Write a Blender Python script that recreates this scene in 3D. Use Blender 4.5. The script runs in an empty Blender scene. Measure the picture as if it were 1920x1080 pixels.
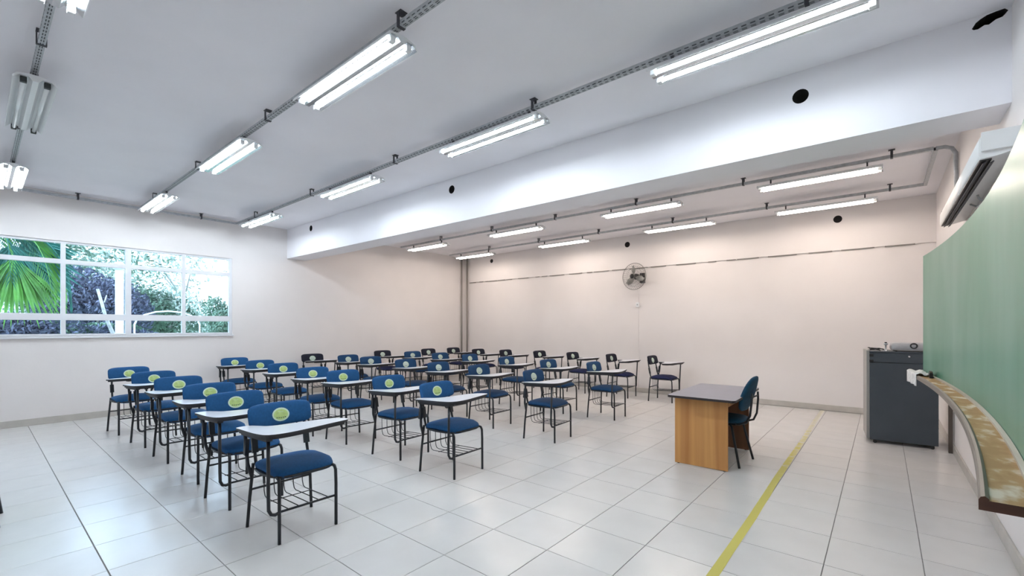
import bpy, bmesh, math, random
from mathutils import Vector, Matrix
R = math.radians
rnd = random.Random(7)
C = bpy.context.scene.collection
scn = bpy.context.scene

# ---------------------------------------------------------------- camera, world, exposure
CH, FPX, V0, TH = 1.45, 838.0, 612.0, R(39.67)
cam_d = bpy.data.cameras.new('camera'); cam = bpy.data.objects.new('camera', cam_d); C.objects.link(cam)
cam.location = (0, 0, CH); cam.rotation_euler = (R(90), 0, TH)
cam_d.sensor_width = 36; cam_d.lens = FPX / 1920 * 36
cam_d.shift_y = (V0 - 540) / 1920
cam_d.clip_start = 0.05; cam_d.clip_end = 300
scn.camera = cam
scn.view_settings.view_transform = 'Standard'; scn.view_settings.look = 'None'
scn.view_settings.gamma = 1; scn.view_settings.use_curve_mapping = False
scn.view_settings.exposure = 1.27
W = bpy.data.worlds.new('overcast_sky'); scn.world = W; W.use_nodes = True
bg = W.node_tree.nodes['Background']
bg.inputs[0].default_value = (0.56, 0.77, 1.0, 1); bg.inputs[1].default_value = 2.7
COOL, WARM = (0.82, 0.92, 1.0), (1.0, 0.87, 0.77)
TUBE_FRONT, TUBE_REAR = 26.0, 19.5

def project(x, y, z):
    c, s = math.cos(TH), math.sin(TH)
    dep = -s*x + c*y; r = c*x + s*y
    if dep < 0.05: return None
    return 960 + FPX*r/dep, V0 - FPX*(z-CH)/dep, dep

# ---------------------------------------------------------------- materials
def mat(name, col, rough=0.6, metal=0.0, noise=0.0, nscale=8.0, bump=0.0, bscale=60.0, emit=None, estr=0.0, spec=0.5, coat=0.0):
    m = bpy.data.materials.new(name); m.use_nodes = True
    nt = m.node_tree; b = nt.nodes['Principled BSDF']
    b.inputs['Base Color'].default_value = (*col, 1)
    b.inputs['Roughness'].default_value = rough
    b.inputs['Metallic'].default_value = metal
    b.inputs['Specular IOR Level'].default_value = spec
    b.inputs['Coat Weight'].default_value = coat
    tc = nt.nodes.new('ShaderNodeTexCoord')
    if noise > 0:
        n = nt.nodes.new('ShaderNodeTexNoise'); n.inputs['Scale'].default_value = nscale; n.inputs['Detail'].default_value = 5
        nt.links.new(tc.outputs['Object'], n.inputs['Vector'])
        r = nt.nodes.new('ShaderNodeValToRGB')
        r.color_ramp.elements[0].position = 0.3; r.color_ramp.elements[1].position = 0.7
        r.color_ramp.elements[0].color = (*[c*(1-noise) for c in col], 1)
        r.color_ramp.elements[1].color = (*[min(1, c*(1+noise)) for c in col], 1)
        nt.links.new(n.outputs['Fac'], r.inputs['Fac']); nt.links.new(r.outputs['Color'], b.inputs['Base Color'])
    if bump > 0:
        n2 = nt.nodes.new('ShaderNodeTexNoise'); n2.inputs['Scale'].default_value = bscale; n2.inputs['Detail'].default_value = 3
        nt.links.new(tc.outputs['Object'], n2.inputs['Vector'])
        bp = nt.nodes.new('ShaderNodeBump'); bp.inputs['Strength'].default_value = bump; bp.inputs['Distance'].default_value = 0.01
        nt.links.new(n2.outputs['Fac'], bp.inputs['Height']); nt.links.new(bp.outputs['Normal'], b.inputs['Normal'])
    if emit:
        b.inputs['Emission Color'].default_value = (*emit, 1); b.inputs['Emission Strength'].default_value = estr
    return m

M = {}
M['wall'] = mat('wall_paint', (0.80, 0.76, 0.745), 0.7, noise=0.02, nscale=1.5, bump=0.08, bscale=25)
M['ceil'] = mat('ceiling_paint', (0.885, 0.87, 0.905), 0.75, noise=0.03, nscale=1.2, bump=0.10, bscale=12)
M['hole'] = mat('hole_dark', (0.012, 0.010, 0.010), 0.9)
M['grout'] = mat('grout', (0.22, 0.21, 0.20), 0.9, noise=0.2, nscale=30)
M['tile'] = mat('ceramic_tile', (0.655, 0.64, 0.62), 0.22, noise=0.03, nscale=3, bump=0.03, bscale=18, spec=0.5)
M['tile_b'] = mat('ceramic_tile_greyer', (0.635, 0.622, 0.607), 0.26, noise=0.03, nscale=4, bump=0.03, bscale=18, spec=0.5)
M['base'] = mat('baseboard_ceramic', (0.52, 0.49, 0.45), 0.35, noise=0.08, nscale=6)
M['white'] = mat('white_enamel', (0.80, 0.81, 0.82), 0.35)
M['alum'] = mat('white_aluminium', (0.78, 0.79, 0.82), 0.4)
M['galv'] = mat('galvanised_steel', (0.46, 0.48, 0.50), 0.5, 0.25, noise=0.15, nscale=25)
M['galv_d'] = mat('channel_slots', (0.09, 0.093, 0.10), 0.8)
M['brack'] = mat('bracket_steel', (0.07, 0.07, 0.08), 0.6, 0.3)
M['tube_on'] = mat('lit_cool_tube', (0.9, 0.9, 0.9), 0.3, emit=COOL, estr=TUBE_FRONT)
M['tube_warm'] = mat('lit_warm_tube', (0.9, 0.88, 0.85), 0.3, emit=WARM, estr=TUBE_REAR)
M['tube_off'] = mat('unlit_tube', (0.80, 0.83, 0.84), 0.2)
M['refl'] = mat('reflector', (0.62, 0.64, 0.66), 0.16, 1.0)
M['cap'] = mat('tube_socket', (0.03, 0.035, 0.035), 0.5)
M['frame'] = mat('black_frame_paint', (0.012, 0.015, 0.020), 0.38)
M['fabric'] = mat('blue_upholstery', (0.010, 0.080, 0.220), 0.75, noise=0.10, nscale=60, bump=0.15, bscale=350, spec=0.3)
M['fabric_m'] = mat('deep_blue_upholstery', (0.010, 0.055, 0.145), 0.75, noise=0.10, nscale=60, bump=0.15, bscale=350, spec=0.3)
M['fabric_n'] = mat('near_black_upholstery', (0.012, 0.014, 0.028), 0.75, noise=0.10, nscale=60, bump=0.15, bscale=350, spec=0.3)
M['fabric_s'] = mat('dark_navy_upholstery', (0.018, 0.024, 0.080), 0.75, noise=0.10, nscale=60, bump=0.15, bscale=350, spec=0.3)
M['st_pale'] = mat('sticker_pale', (0.56, 0.66, 0.60), 0.5)
M['fabric_t'] = mat('teal_blue_upholstery', (0.006, 0.055, 0.11), 0.7, noise=0.2, nscale=25, bump=0.15, bscale=350, spec=0.3)
M['lam'] = mat('pale_laminate', (0.66, 0.68, 0.72), 0.28, noise=0.03, nscale=6)
M['under'] = mat('tablet_underside', (0.03, 0.03, 0.035), 0.6)
M['st_rim'] = mat('sticker_rim', (0.62, 0.76, 0.60), 0.5)
M['st_in'] = mat('sticker_lime', (0.48, 0.64, 0.22), 0.5, noise=0.12, nscale=60)
M['st_mark'] = mat('sticker_print', (0.05, 0.11, 0.06), 0.5)
M['tape'] = None
M['black'] = mat('black_plastic', (0.01, 0.01, 0.012), 0.4)
M['steel_c'] = mat('graphite_steel', (0.058, 0.070, 0.084), 0.42, 0.1, noise=0.06, nscale=5)
M['steel_l'] = mat('pale_steel_edge', (0.36, 0.35, 0.33), 0.4, 0.3)
M['chrome'] = mat('chrome', (0.7, 0.7, 0.7), 0.2, 0.9)
M['desk_top'] = mat('grey_laminate', (0.23, 0.235, 0.29), 0.3, noise=0.04, nscale=8)
M['desk_edge'] = mat('dark_edge_band', (0.025, 0.018, 0.018), 0.4)
M['proj'] = mat('grey_plastic', (0.42, 0.42, 0.43), 0.4, noise=0.08, nscale=30)
M['cloth'] = mat('white_cloth', (0.78, 0.77, 0.76), 0.8, noise=0.18, nscale=30, bump=0.4, bscale=40)
M['dust'] = mat('chalk', (0.8, 0.8, 0.78), 0.9)
M['acw'] = mat('white_plastic', (0.80, 0.80, 0.79), 0.4)
M['leaf1'] = mat('leaf_mid', (0.12, 0.19, 0.13), 0.6, noise=0.5, nscale=2)
M['leaf2'] = mat('leaf_violet_grey', (0.11, 0.115, 0.17), 0.7, noise=0.4, nscale=2)
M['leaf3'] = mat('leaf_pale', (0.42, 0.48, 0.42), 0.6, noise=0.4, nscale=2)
M['palm'] = mat('palm_leaf', (0.10, 0.27, 0.045), 0.5, noise=0.4, nscale=4)
M['palm_d'] = mat('palm_leaf_blue', (0.02, 0.13, 0.10), 0.5, noise=0.4, nscale=4)
M['bark'] = mat('pale_bark', (0.42, 0.40, 0.38), 0.85, noise=0.3, nscale=12, bump=0.4)
M['post'] = mat('white_post_paint', (0.75, 0.78, 0.82), 0.5)
M['grass'] = mat('garden_ground', (0.12, 0.15, 0.10), 0.9, noise=0.4, nscale=1)
M['fanblade'] = mat('fan_blade', (0.30, 0.30, 0.28), 0.35)
M['wire'] = mat('fan_cage_wire', (0.22, 0.21, 0.20), 0.4, 0.5)
M['pipe'] = mat('brown_grey_pipe', (0.27, 0.245, 0.225), 0.5)
M['batten'] = mat('dark_batten', (0.10, 0.075, 0.06), 0.6)

def wood(name, c1, c2, axis='Z', scale=5.0, rough=0.35):
    m = bpy.data.materials.new(name); m.use_nodes = True; nt = m.node_tree; b = nt.nodes['Principled BSDF']
    tc = nt.nodes.new('ShaderNodeTexCoord'); mp = nt.nodes.new('ShaderNodeMapping')
    sc = {'Z': (1, 1, 0.04), 'Y': (1, 0.04, 1), 'X': (0.04, 1, 1)}[axis]
    mp.inputs['Scale'].default_value = sc
    n = nt.nodes.new('ShaderNodeTexNoise'); n.inputs['Scale'].default_value = scale; n.inputs['Detail'].default_value = 6; n.inputs['Distortion'].default_value = 0.4
    r = nt.nodes.new('ShaderNodeValToRGB'); r.color_ramp.elements[0].position = 0.35; r.color_ramp.elements[1].position = 0.65
    r.color_ramp.elements[0].color = (*c1, 1); r.color_ramp.elements[1].color = (*c2, 1)
    nt.links.new(tc.outputs['Object'], mp.inputs[0]); nt.links.new(mp.outputs[0], n.inputs['Vector'])
    nt.links.new(n.outputs['Fac'], r.inputs['Fac']); nt.links.new(r.outputs['Color'], b.inputs['Base Color'])
    b.inputs['Roughness'].default_value = rough
    return m
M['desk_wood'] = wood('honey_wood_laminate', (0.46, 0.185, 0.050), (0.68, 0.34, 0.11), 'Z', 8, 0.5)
M['desk_wood_shaded'] = wood('shaded_wood_laminate', (0.12, 0.045, 0.018), (0.20, 0.085, 0.035), 'Z', 8, 0.5)  # desk wood darkened: shade under the desk top put into its colour
M['ledge_end'] = wood('dark_end_grain', (0.06, 0.02, 0.01), (0.12, 0.045, 0.02), 'X', 20, 0.5)

def tray_mat():
    m = bpy.data.materials.new('chalk_dusted_wood'); m.use_nodes = True; nt = m.node_tree; b = nt.nodes['Principled BSDF']
    tc = nt.nodes.new('ShaderNodeTexCoord'); mp = nt.nodes.new('ShaderNodeMapping'); mp.inputs['Scale'].default_value = (7, 3.2, 7)
    n = nt.nodes.new('ShaderNodeTexNoise'); n.inputs['Scale'].default_value = 2.4; n.inputs['Detail'].default_value = 10; n.inputs['Distortion'].default_value = 0.3
    r = nt.nodes.new('ShaderNodeValToRGB'); e = r.color_ramp.elements
    e[0].position = 0.40; e[0].color = (0.40, 0.24, 0.10, 1); e[1].position = 0.66; e[1].color = (0.70, 0.62, 0.50, 1)
    e2 = r.color_ramp.elements.new(0.52); e2.color = (0.47, 0.30, 0.14, 1)
    nt.links.new(tc.outputs['Object'], mp.inputs[0]); nt.links.new(mp.outputs[0], n.inputs['Vector'])
    nt.links.new(n.outputs['Fac'], r.inputs['Fac']); nt.links.new(r.outputs['Color'], b.inputs['Base Color'])
    b.inputs['Roughness'].default_value = 0.62; b.inputs['Specular IOR Level'].default_value = 0.25
    return m
M['tray'] = tray_mat()
M['lip'] = wood('grey_brown_lip', (0.11, 0.09, 0.07), (0.22, 0.185, 0.15), 'Y', 9, 0.4)
M['backlip'] = wood('worn_pale_lip', (0.42, 0.36, 0.28), (0.62, 0.56, 0.48), 'Y', 9, 0.4)

def board_mat():
    m = bpy.data.materials.new('green_chalkboard'); m.use_nodes = True; nt = m.node_tree; b = nt.nodes['Principled BSDF']
    tc = nt.nodes.new('ShaderNodeTexCoord'); mp = nt.nodes.new('ShaderNodeMapping'); mp.inputs['Scale'].default_value = (1, 1.2, 0.5)
    n = nt.nodes.new('ShaderNodeTexNoise'); n.inputs['Scale'].default_value = 1.6; n.inputs['Detail'].default_value = 7
    r = nt.nodes.new('ShaderNodeValToRGB'); e = r.color_ramp.elements
    e[0].position = 0.35; e[0].color = (0.075, 0.26, 0.16, 1); e[1].position = 0.70; e[1].color = (0.17, 0.35, 0.26, 1)
    nt.links.new(tc.outputs['Object'], mp.inputs[0]); nt.links.new(mp.outputs[0], n.inputs['Vector'])
    nt.links.new(n.outputs['Fac'], r.inputs['Fac']); nt.links.new(r.outputs['Color'], b.inputs['Base Color'])
    b.inputs['Roughness'].default_value = 0.34
    return m
M['board'] = board_mat()

def tape_mat():
    m = bpy.data.materials.new('worn_yellow_tape'); m.use_nodes = True; nt = m.node_tree; b = nt.nodes['Principled BSDF']
    tc = nt.nodes.new('ShaderNodeTexCoord'); n = nt.nodes.new('ShaderNodeTexNoise'); n.inputs['Scale'].default_value = 9; n.inputs['Detail'].default_value = 8
    sp = nt.nodes.new('ShaderNodeSeparateXYZ'); mr = nt.nodes.new('ShaderNodeMapRange')
    mr.inputs['From Min'].default_value = 4.0; mr.inputs['From Max'].default_value = 9.0; mr.inputs['To Min'].default_value = -0.18; mr.inputs['To Max'].default_value = 0.38
    ad = nt.nodes.new('ShaderNodeMath'); ad.operation = 'ADD'
    r = nt.nodes.new('ShaderNodeValToRGB'); e = r.color_ramp.elements
    e[0].position = 0.50; e[0].color = (0.56, 0.50, 0.10, 1); e[1].position = 0.72; e[1].color = (0.60, 0.57, 0.46, 1)
    nt.links.new(tc.outputs['Object'], n.inputs['Vector']); nt.links.new(tc.outputs['Object'], sp.inputs[0]); nt.links.new(sp.outputs['Y'], mr.inputs['Value'])
    nt.links.new(n.outputs['Fac'], ad.inputs[0]); nt.links.new(mr.outputs[0], ad.inputs[1]); nt.links.new(ad.outputs[0], r.inputs['Fac'])
    nt.links.new(r.outputs['Color'], b.inputs['Base Color']); b.inputs['Roughness'].default_value = 0.5
    return m
M['tape'] = tape_mat()

def glass_mat():
    m = bpy.data.materials.new('window_glass'); m.use_nodes = True; nt = m.node_tree; nt.nodes.clear()
    o = nt.nodes.new('ShaderNodeOutputMaterial'); mx = nt.nodes.new('ShaderNodeMixShader'); t = nt.nodes.new('ShaderNodeBsdfTransparent'); g = nt.nodes.new('ShaderNodeBsdfGlossy')
    fr = nt.nodes.new('ShaderNodeFresnel'); fr.inputs['IOR'].default_value = 1.3
    t.inputs[0].default_value = (0.94, 0.97, 0.98, 1); g.inputs['Roughness'].default_value = 0.03
    nt.links.new(fr.outputs[0], mx.inputs[0]); nt.links.new(t.outputs[0], mx.inputs[1]); nt.links.new(g.outputs[0], mx.inputs[2]); nt.links.new(mx.outputs[0], o.inputs[0])
    return m
M['glass'] = glass_mat()

# ---------------------------------------------------------------- mesh builder
class MB:
    def __init__(s): s.v = []; s.f = []; s.m = []; s.mats = []; s.sm = []
    def mi(s, mt):
        if mt not in s.mats: s.mats.append(mt)
        return s.mats.index(mt)
    def face(s, idx, mt, smooth=False): s.f.append(idx); s.m.append(s.mi(mt)); s.sm.append(smooth)
    def box(s, x0, x1, y0, y1, z0, z1, mt, skip=''):
        b = len(s.v)
        s.v += [(x0,y0,z0),(x1,y0,z0),(x1,y1,z0),(x0,y1,z0),(x0,y0,z1),(x1,y0,z1),(x1,y1,z1),(x0,y1,z1)]
        for k, q in dict(b=(0,3,2,1), t=(4,5,6,7), f=(0,1,5,4), r=(1,2,6,5), k=(2,3,7,6), l=(3,0,4,7)).items():
            if k not in skip: s.face([b+i for i in q], mt)
    def cbox(s, cx, cy, cz, sx, sy, sz, mt, mtx=None):
        b = len(s.v); s.box(-sx/2, sx/2, -sy/2, sy/2, -sz/2, sz/2, mt)
        for i in range(b, len(s.v)):
            p = Vector(s.v[i]);
            if mtx: p = mtx @ p
            s.v[i] = (p.x+cx, p.y+cy, p.z+cz)
    def chbox(s, x0, x1, y0, y1, z0, z1, ch, mt):       # chamfered box
        b = len(s.v)
        for z, i in ((z0, ch), (z0+ch, 0), (z1-ch, 0), (z1, ch)):
            xa, xb, ya, yb = x0+i, x1-i, y0+i, y1-i
            if i: s.v += [(xa,ya+0,z),(xb,ya,z),(xb,yb,z),(xa,yb,z)]
            else: s.v += [(xa,ya,z),(xb,ya,z),(xb,yb,z),(xa,yb,z)]
        s.face([b+3,b+2,b+1,b], mt); s.face([b+12,b+13,b+14,b+15], mt)
        for l in range(3):
            for j in range(4):
                a = b+l*4+j; c = b+l*4+(j+1) % 4
                s.face([a, c, c+4, a+4], mt)
    def tube(s, pts, r, mt, n=8, caps=True, r2=None):
        pts = [Vector(p) for p in pts]; b = len(s.v); k = len(pts)
        t0 = (pts[1]-pts[0]).normalized(); up = Vector((0,0,1)) if abs(t0.z) < .9 else Vector((1,0,0))
        nrm = t0.cross(up).normalized()
        for i, p in enumerate(pts):
            if i == 0: t = pts[1]-pts[0]
            elif i == k-1: t = pts[-1]-pts[-2]
            else: t = (pts[i+1]-p).normalized() + (p-pts[i-1]).normalized()
            t.normalize(); nrm = (nrm - t*nrm.dot(t)).normalized(); bn = t.cross(nrm)
            rr = r if r2 is None else r+(r2-r)*i/(k-1)
            for j in range(n):
                a = 2*math.pi*j/n; q = p + nrm*math.cos(a)*rr + bn*math.sin(a)*rr; s.v.append(tuple(q))
        for i in range(k-1):
            for j in range(n):
                a = b+i*n+j; c = b+i*n+(j+1) % n
                s.face([a, c, c+n, a+n], mt, True)
        if caps:
            s.face([b+j for j in range(n)][::-1], mt); s.face([b+(k-1)*n+j for j in range(n)], mt)
    def lathe(s, prof, mt, n=20, mtx=None, loc=(0,0,0)):   # prof [(r,z)]
        b = len(s.v)
        for r, z in prof:
            for j in range(n):
                a = 2*math.pi*j/n; p = Vector((r*math.cos(a), r*math.sin(a), z))
                if mtx: p = mtx @ p
                s.v.append((p.x+loc[0], p.y+loc[1], p.z+loc[2]))
        for i in range(len(prof)-1):
            for j in range(n):
                a = b+i*n+j; c = b+i*n+(j+1) % n
                s.face([a, c, c+n, a+n], mt, True)
        s.face([b+j for j in range(n)][::-1], mt); s.face([b+(len(prof)-1)*n+j for j in range(n)], mt)
    def prism(s, poly, z0, z1, mt_top, mt_side, mt_bot):
        b = len(s.v); n = len(poly)
        s.v += [(x, y, z0) for x, y in poly] + [(x, y, z1) for x, y in poly]
        area = sum(poly[i][0]*poly[(i+1) % n][1]-poly[(i+1) % n][0]*poly[i][1] for i in range(n))
        o = 1 if area > 0 else -1
        s.face([b+n+i for i in range(n)][::o], mt_top); s.face([b+i for i in range(n)][::-o], mt_bot)
        for i in range(n):
            j = (i+1) % n; q = [b+i, b+j, b+n+j, b+n+i]; s.face(q[::o], mt_side)
    def sup(s, a, bb, c, e1, e2, mt, nu=32, nv=14, fn=None):   # superellipsoid
        base = len(s.v); pw = lambda t, e: math.copysign(abs(t)**e, t)
        for i in range(nv+1):
            ph = -math.pi/2 + math.pi*i/nv
            for j in range(nu):
                th = 2*math.pi*j/nu
                p = [a*pw(math.cos(ph), e1)*pw(math.cos(th), e2), bb*pw(math.cos(ph), e1)*pw(math.sin(th), e2), c*pw(math.sin(ph), e1)]
                if fn: p = fn(*p)
                s.v.append(tuple(p))
        for i in range(nv):
            for j in range(nu):
                q = base+i*nu+j; w = base+i*nu+(j+1) % nu
                s.face([q, w, w+nu, q+nu], mt, True)
    def mesh(s, name):
        me = bpy.data.meshes.new(name); me.from_pydata([tuple(p) for p in s.v], [], s.f)
        for mt in s.mats: me.materials.append(mt)
        me.polygons.foreach_set('material_index', s.m); me.polygons.foreach_set('use_smooth', s.sm)
        me.update(); return me
    def obj(s, name, parent=None):
        o = bpy.data.objects.new(name, s.mesh(name)); C.objects.link(o)
        if parent: o.parent = parent
        return o
def tag(o, label=None, cat=None, group=None, kind=None):
    if label: o['label'] = label
    if cat: o['category'] = cat
    if group: o['group'] = group
    if kind: o['kind'] = kind
    return o
def thing(name, label, cat, loc=(0,0,0), rz=0, group=None):
    o = bpy.data.objects.new(name, None); C.objects.link(o); o.empty_display_size = 0.1
    o.location = loc; o.rotation_euler = (0, 0, rz); return tag(o, label, cat, group)
def dup(root, loc, rz, label, group=None):
    r = root.copy(); C.objects.link(r); r.location = loc; r.rotation_euler = (0, 0, rz); r['label'] = label
    if group: r['group'] = group
    for ch in list(root.children):
        c = ch.copy(); C.objects.link(c); c.parent = r
        for g in list(ch.children):
            d = g.copy(); C.objects.link(d); d.parent = c
    return r
def rotX(a): return Matrix.Rotation(a, 3, 'X')
def rotY(a): return Matrix.Rotation(a, 3, 'Y')
def rotZ(a): return Matrix.Rotation(a, 3, 'Z')

# ---------------------------------------------------------------- room shell
XL, XR, YF, YB, ZC = -9.6, 0.63, 9.4, -2.6, 3.48
WY0, WY1, WZ0, WZ1 = -2.18, 3.17, 1.30, 2.75
m = MB(); T = 0.18
m.box(XL-T, XL, YB, YF, -0.1, WZ0, M['wall']); m.box(XL-T, XL, YB, YF, WZ1, ZC, M['wall'])
m.box(XL-T, XL, YB, WY0, WZ0, WZ1, M['wall']); m.box(XL-T, XL, WY1, YF, WZ0, WZ1, M['wall'])
wl = tag(m.obj('wall_left'), 'pale window wall at the far left', 'wall', kind='structure')
m = MB(); m.box(XR, XR+T, YB, YF, -0.1, ZC, M['wall'])
tag(m.obj('wall_right'), 'white wall behind the green board', 'wall', kind='structure')
m = MB(); m.box(XL-T, XR+T, YB-T, YB, -0.1, ZC, M['wall'])
tag(m.obj('wall_front'), 'wall behind the camera', 'wall', kind='structure')
m = MB(); m.box(XL-T, XR+T, YB-T, YF+T, ZC, ZC+0.15, M['ceil'])
tag(m.obj('ceiling'), 'pale painted concrete ceiling slab', 'ceiling', kind='structure')

def carve(o, cutters):
    cs = []
    for cm in cutters:
        c = cm.obj('cutter'); cs.append(c)
        md = o.modifiers.new('cut', 'BOOLEAN'); md.operation = 'DIFFERENCE'; md.object = c; md.solver = 'EXACT'
    bpy.context.view_layer.update()
    dg = bpy.context.evaluated_depsgraph_get(); me = bpy.data.meshes.new_from_object(o.evaluated_get(dg))
    o.modifiers.clear(); old = o.data; o.data = me; me.name = old.name
    for c in cs:
        d = c.data; bpy.data.objects.remove(c); bpy.data.meshes.remove(d)
def cyl_y(x, z, r, y0, y1, mt, n=20):
    c = MB(); c.tube([(x, y0, z), (x, y1, z)], r, mt, n); return c
# ceiling beam crossing the room, face y = 4.2, with round openings and a broken patch
m = MB(); m.box(XL, XR, 4.2, 4.6, 2.87, ZC, M['ceil']); m.mi(M['hole'])
beam = tag(m.obj('trim_1'), 'deep ceiling beam with round duct openings in its face', 'beam', kind='structure')
cuts = [cyl_y(x, z, 0.056, 4.1, 4.45, M['hole']) for x, z in ((-0.503, 3.28), (-4.56, 3.332), (-8.57, 3.36))]
jag = [(0.452, 3.408), (0.47, 3.44), (0.49, 3.455), (0.52, 3.47), (0.56, 3.476), (0.60, 3.478), (0.615, 3.46), (0.60, 3.44), (0.59, 3.43), (0.56, 3.425), (0.53, 3.405), (0.51, 3.41), (0.48, 3.395), (0.46, 3.398)]
c = MB(); c.prism(jag, -4.4, -4.1, M['hole'], M['hole'], M['hole']); c.v = [(x, -z, y) for x, y, z in c.v]
c.f = [f[::-1] for f in c.f]
bm = bmesh.new(); me = c.mesh('t'); bm.from_mesh(me); bmesh.ops.recalc_face_normals(bm, faces=bm.faces)
c2 = MB(); c2.v = [tuple(v.co) for v in bm.verts]; bm.verts.index_update()
for f in bm.faces: c2.face([v.index for v in f.verts], M['hole'])
bm.free(); cuts.append(c2)
carve(beam, cuts)
# fan wall with a structural band above z 2.76
m = MB(); m.box(XL-T, XR+T, YF, YF+T, -0.1, ZC, M['wall'])
tag(m.obj('wall_back'), 'long pale wall carrying the round wall fan', 'wall', kind='structure')
m = MB(); m.box(-9.40, XR, YF-0.03, YF, 2.745, ZC, M['wall']); m.mi(M['hole'])
band = tag(m.obj('trim_2'), 'shallow raised band along the top of the fan wall', 'wall band', kind='structure')
carve(band, [cyl_y(x, z, r, YF-0.1, YF-0.004, M['hole']) for x, z, r in ((-0.587, 3.27, 0.062), (-4.41, 3.285, 0.062), (-8.52, 3.30, 0.055))])
m = MB()
x = -9.4
while x < 0.3:       # rough crack line under the band
    l = rnd.uniform(0.10, 0.5); m.box(x, x+l, YF-0.034, YF-0.0005, 2.732+rnd.uniform(-.002, .002), 2.7455, M['pipe']); x += l+rnd.uniform(0.02, 0.25)
tag(m.obj('trim_3'), 'broken dark crack line under the raised wall band', 'crack', kind='structure')

# ---------------------------------------------------------------- floor with tiles
m = MB(); m.box(XL-T, XR+T, YB-T, YF+T, -0.12, -0.004, M['grout'])
floor = tag(m.obj('floor'), 'glossy pale floor of large square ceramic tiles', 'floor', kind='structure')
TS = 0.4665; gx0 = 0.19; gy0 = 0.509; g = 0.0022
cells = []
for i in range(-22, 3):
    for j in range(-8, 21):
        x0, x1 = gx0+(i-1)*TS, gx0+i*TS; y0, y1 = gy0+j*TS, gy0+(j+1)*TS
        x0c, x1c, y0c, y1c = max(x0, XL), min(x1, XR), max(y0, YB), min(y1, YF)
        if x1c-x0c < 0.03 or y1c-y0c < 0.03: continue
        cells.append((x0c, x1c, y0c, y1c, j))
def vis(cell):
    x0, x1, y0, y1, _ = cell; ps = [project(x, y, 0) for x, y in ((x0, y0), (x1, y0), (x1, y1), (x0, y1))]
    if any(p is None for p in ps): return 0
    if not any(-20 < p[0] < 1940 and p[1] < 1100 for p in ps): return 0
    return abs(sum(ps[k][0]*ps[(k+1) % 4][1]-ps[(k+1) % 4][0]*ps[k][1] for k in range(4)))/2
cells.sort(key=vis, reverse=True)
shared = {}
rest = MB()
for k, (x0, x1, y0, y1, j) in enumerate(cells):
    ga = 0.0042 if j == 0 else g
    key = (round(x1-x0, 3), round(y1-y0, 3), j == 0, rnd.random() < 0.3)
    mt = M['tile_b'] if key[3] else M['tile']
    if k < 299:
        if key not in shared:
            t = MB(); hx, hy = (x1-x0)/2, (y1-y0)/2
            t.chbox(-hx+g, hx-g, -hy+ga, hy-g, -0.006, 0.0, 0.0012, mt); shared[key] = t.mesh('tile')
        o = bpy.data.objects.new('tile', shared[key]); C.objects.link(o); o.parent = floor; o.location = ((x0+x1)/2, (y0+y1)/2, 0)
    else:
        rest.box(x0+g, x1-g, y0+ga, y1-g, -0.006, 0.0, mt)
tag(rest.obj('remaining_tiles', floor), kind='stuff')

for nm, lab, bx in (('baseboard_left', 'pale ceramic baseboard under the windows', (XL, XL+0.014, YB, YF-0.014, 0, 0.10)),
                ('baseboard_back', 'pale ceramic baseboard along the fan wall', (XL, XR, YF-0.014, YF, 0, 0.10)),
                ('baseboard_right', 'pale ceramic baseboard under the green board', (XR-0.014, XR, YB, YF-0.014, 0, 0.10))):
    m = MB(); m.chbox(*bx, 0.003, M['base']); tag(m.obj(nm), lab, 'baseboard', kind='structure')

# ---------------------------------------------------------------- window strip
win = bpy.data.objects.new('window_1', None); C.objects.link(win)
tag(win, 'long white framed ribbon window looking onto trees', 'window', kind='structure')
ys = [3.17 - 0.764*k for k in range(8)]
ys[-1] = WY0
xa, xb = XL-0.075, XL-0.02
def part(bx, name, mt, parent, ch=0.003):
    q = MB(); q.chbox(*bx, ch, mt); return q.obj(name, parent)
part((XL-0.13, XL+0.035, WY0-0.02, WY1+0.02, WZ0-0.03, WZ0), 'sill', M['alum'], win)
for bx in ((xa, xb, WY0, WY1, WZ0, WZ0+0.035), (xa, xb, WY0, WY1, WZ1-0.035, WZ1)): part(bx, 'frame_rail', M['alum'], win)
part((xa, xb, WY0, WY1, 1.545, 1.645), 'transom', M['alum'], win)
part((xa, xb, WY0, WY1, 2.405, 2.475), 'transom', M['alum'], win)
for k, y in enumerate(ys):
    w = 0.055 if k % 2 == 0 else 0.033
    if k == 0: bx = (xa-0.004, xb+0.004, y-0.045, y, WZ0, WZ1)
    elif k == 7: bx = (xa-0.004, xb+0.004, y, y+0.045, WZ0, WZ1)
    else: bx = (xa-0.004, xb+0.004, y-w/2-0.01, y+w/2+0.01, WZ0, WZ1)
    part(bx, 'mullion', M['alum'], win)
for k in range(7):
    for z0, z1 in ((WZ0+0.03, 1.55), (1.64, 2.41), (2.47, WZ1-0.03)):
        q = MB(); q.box(XL-0.052, XL-0.047, ys[k+1]+0.02, ys[k]-0.02, z0, z1, M['glass']); q.obj('pane', win)

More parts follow.
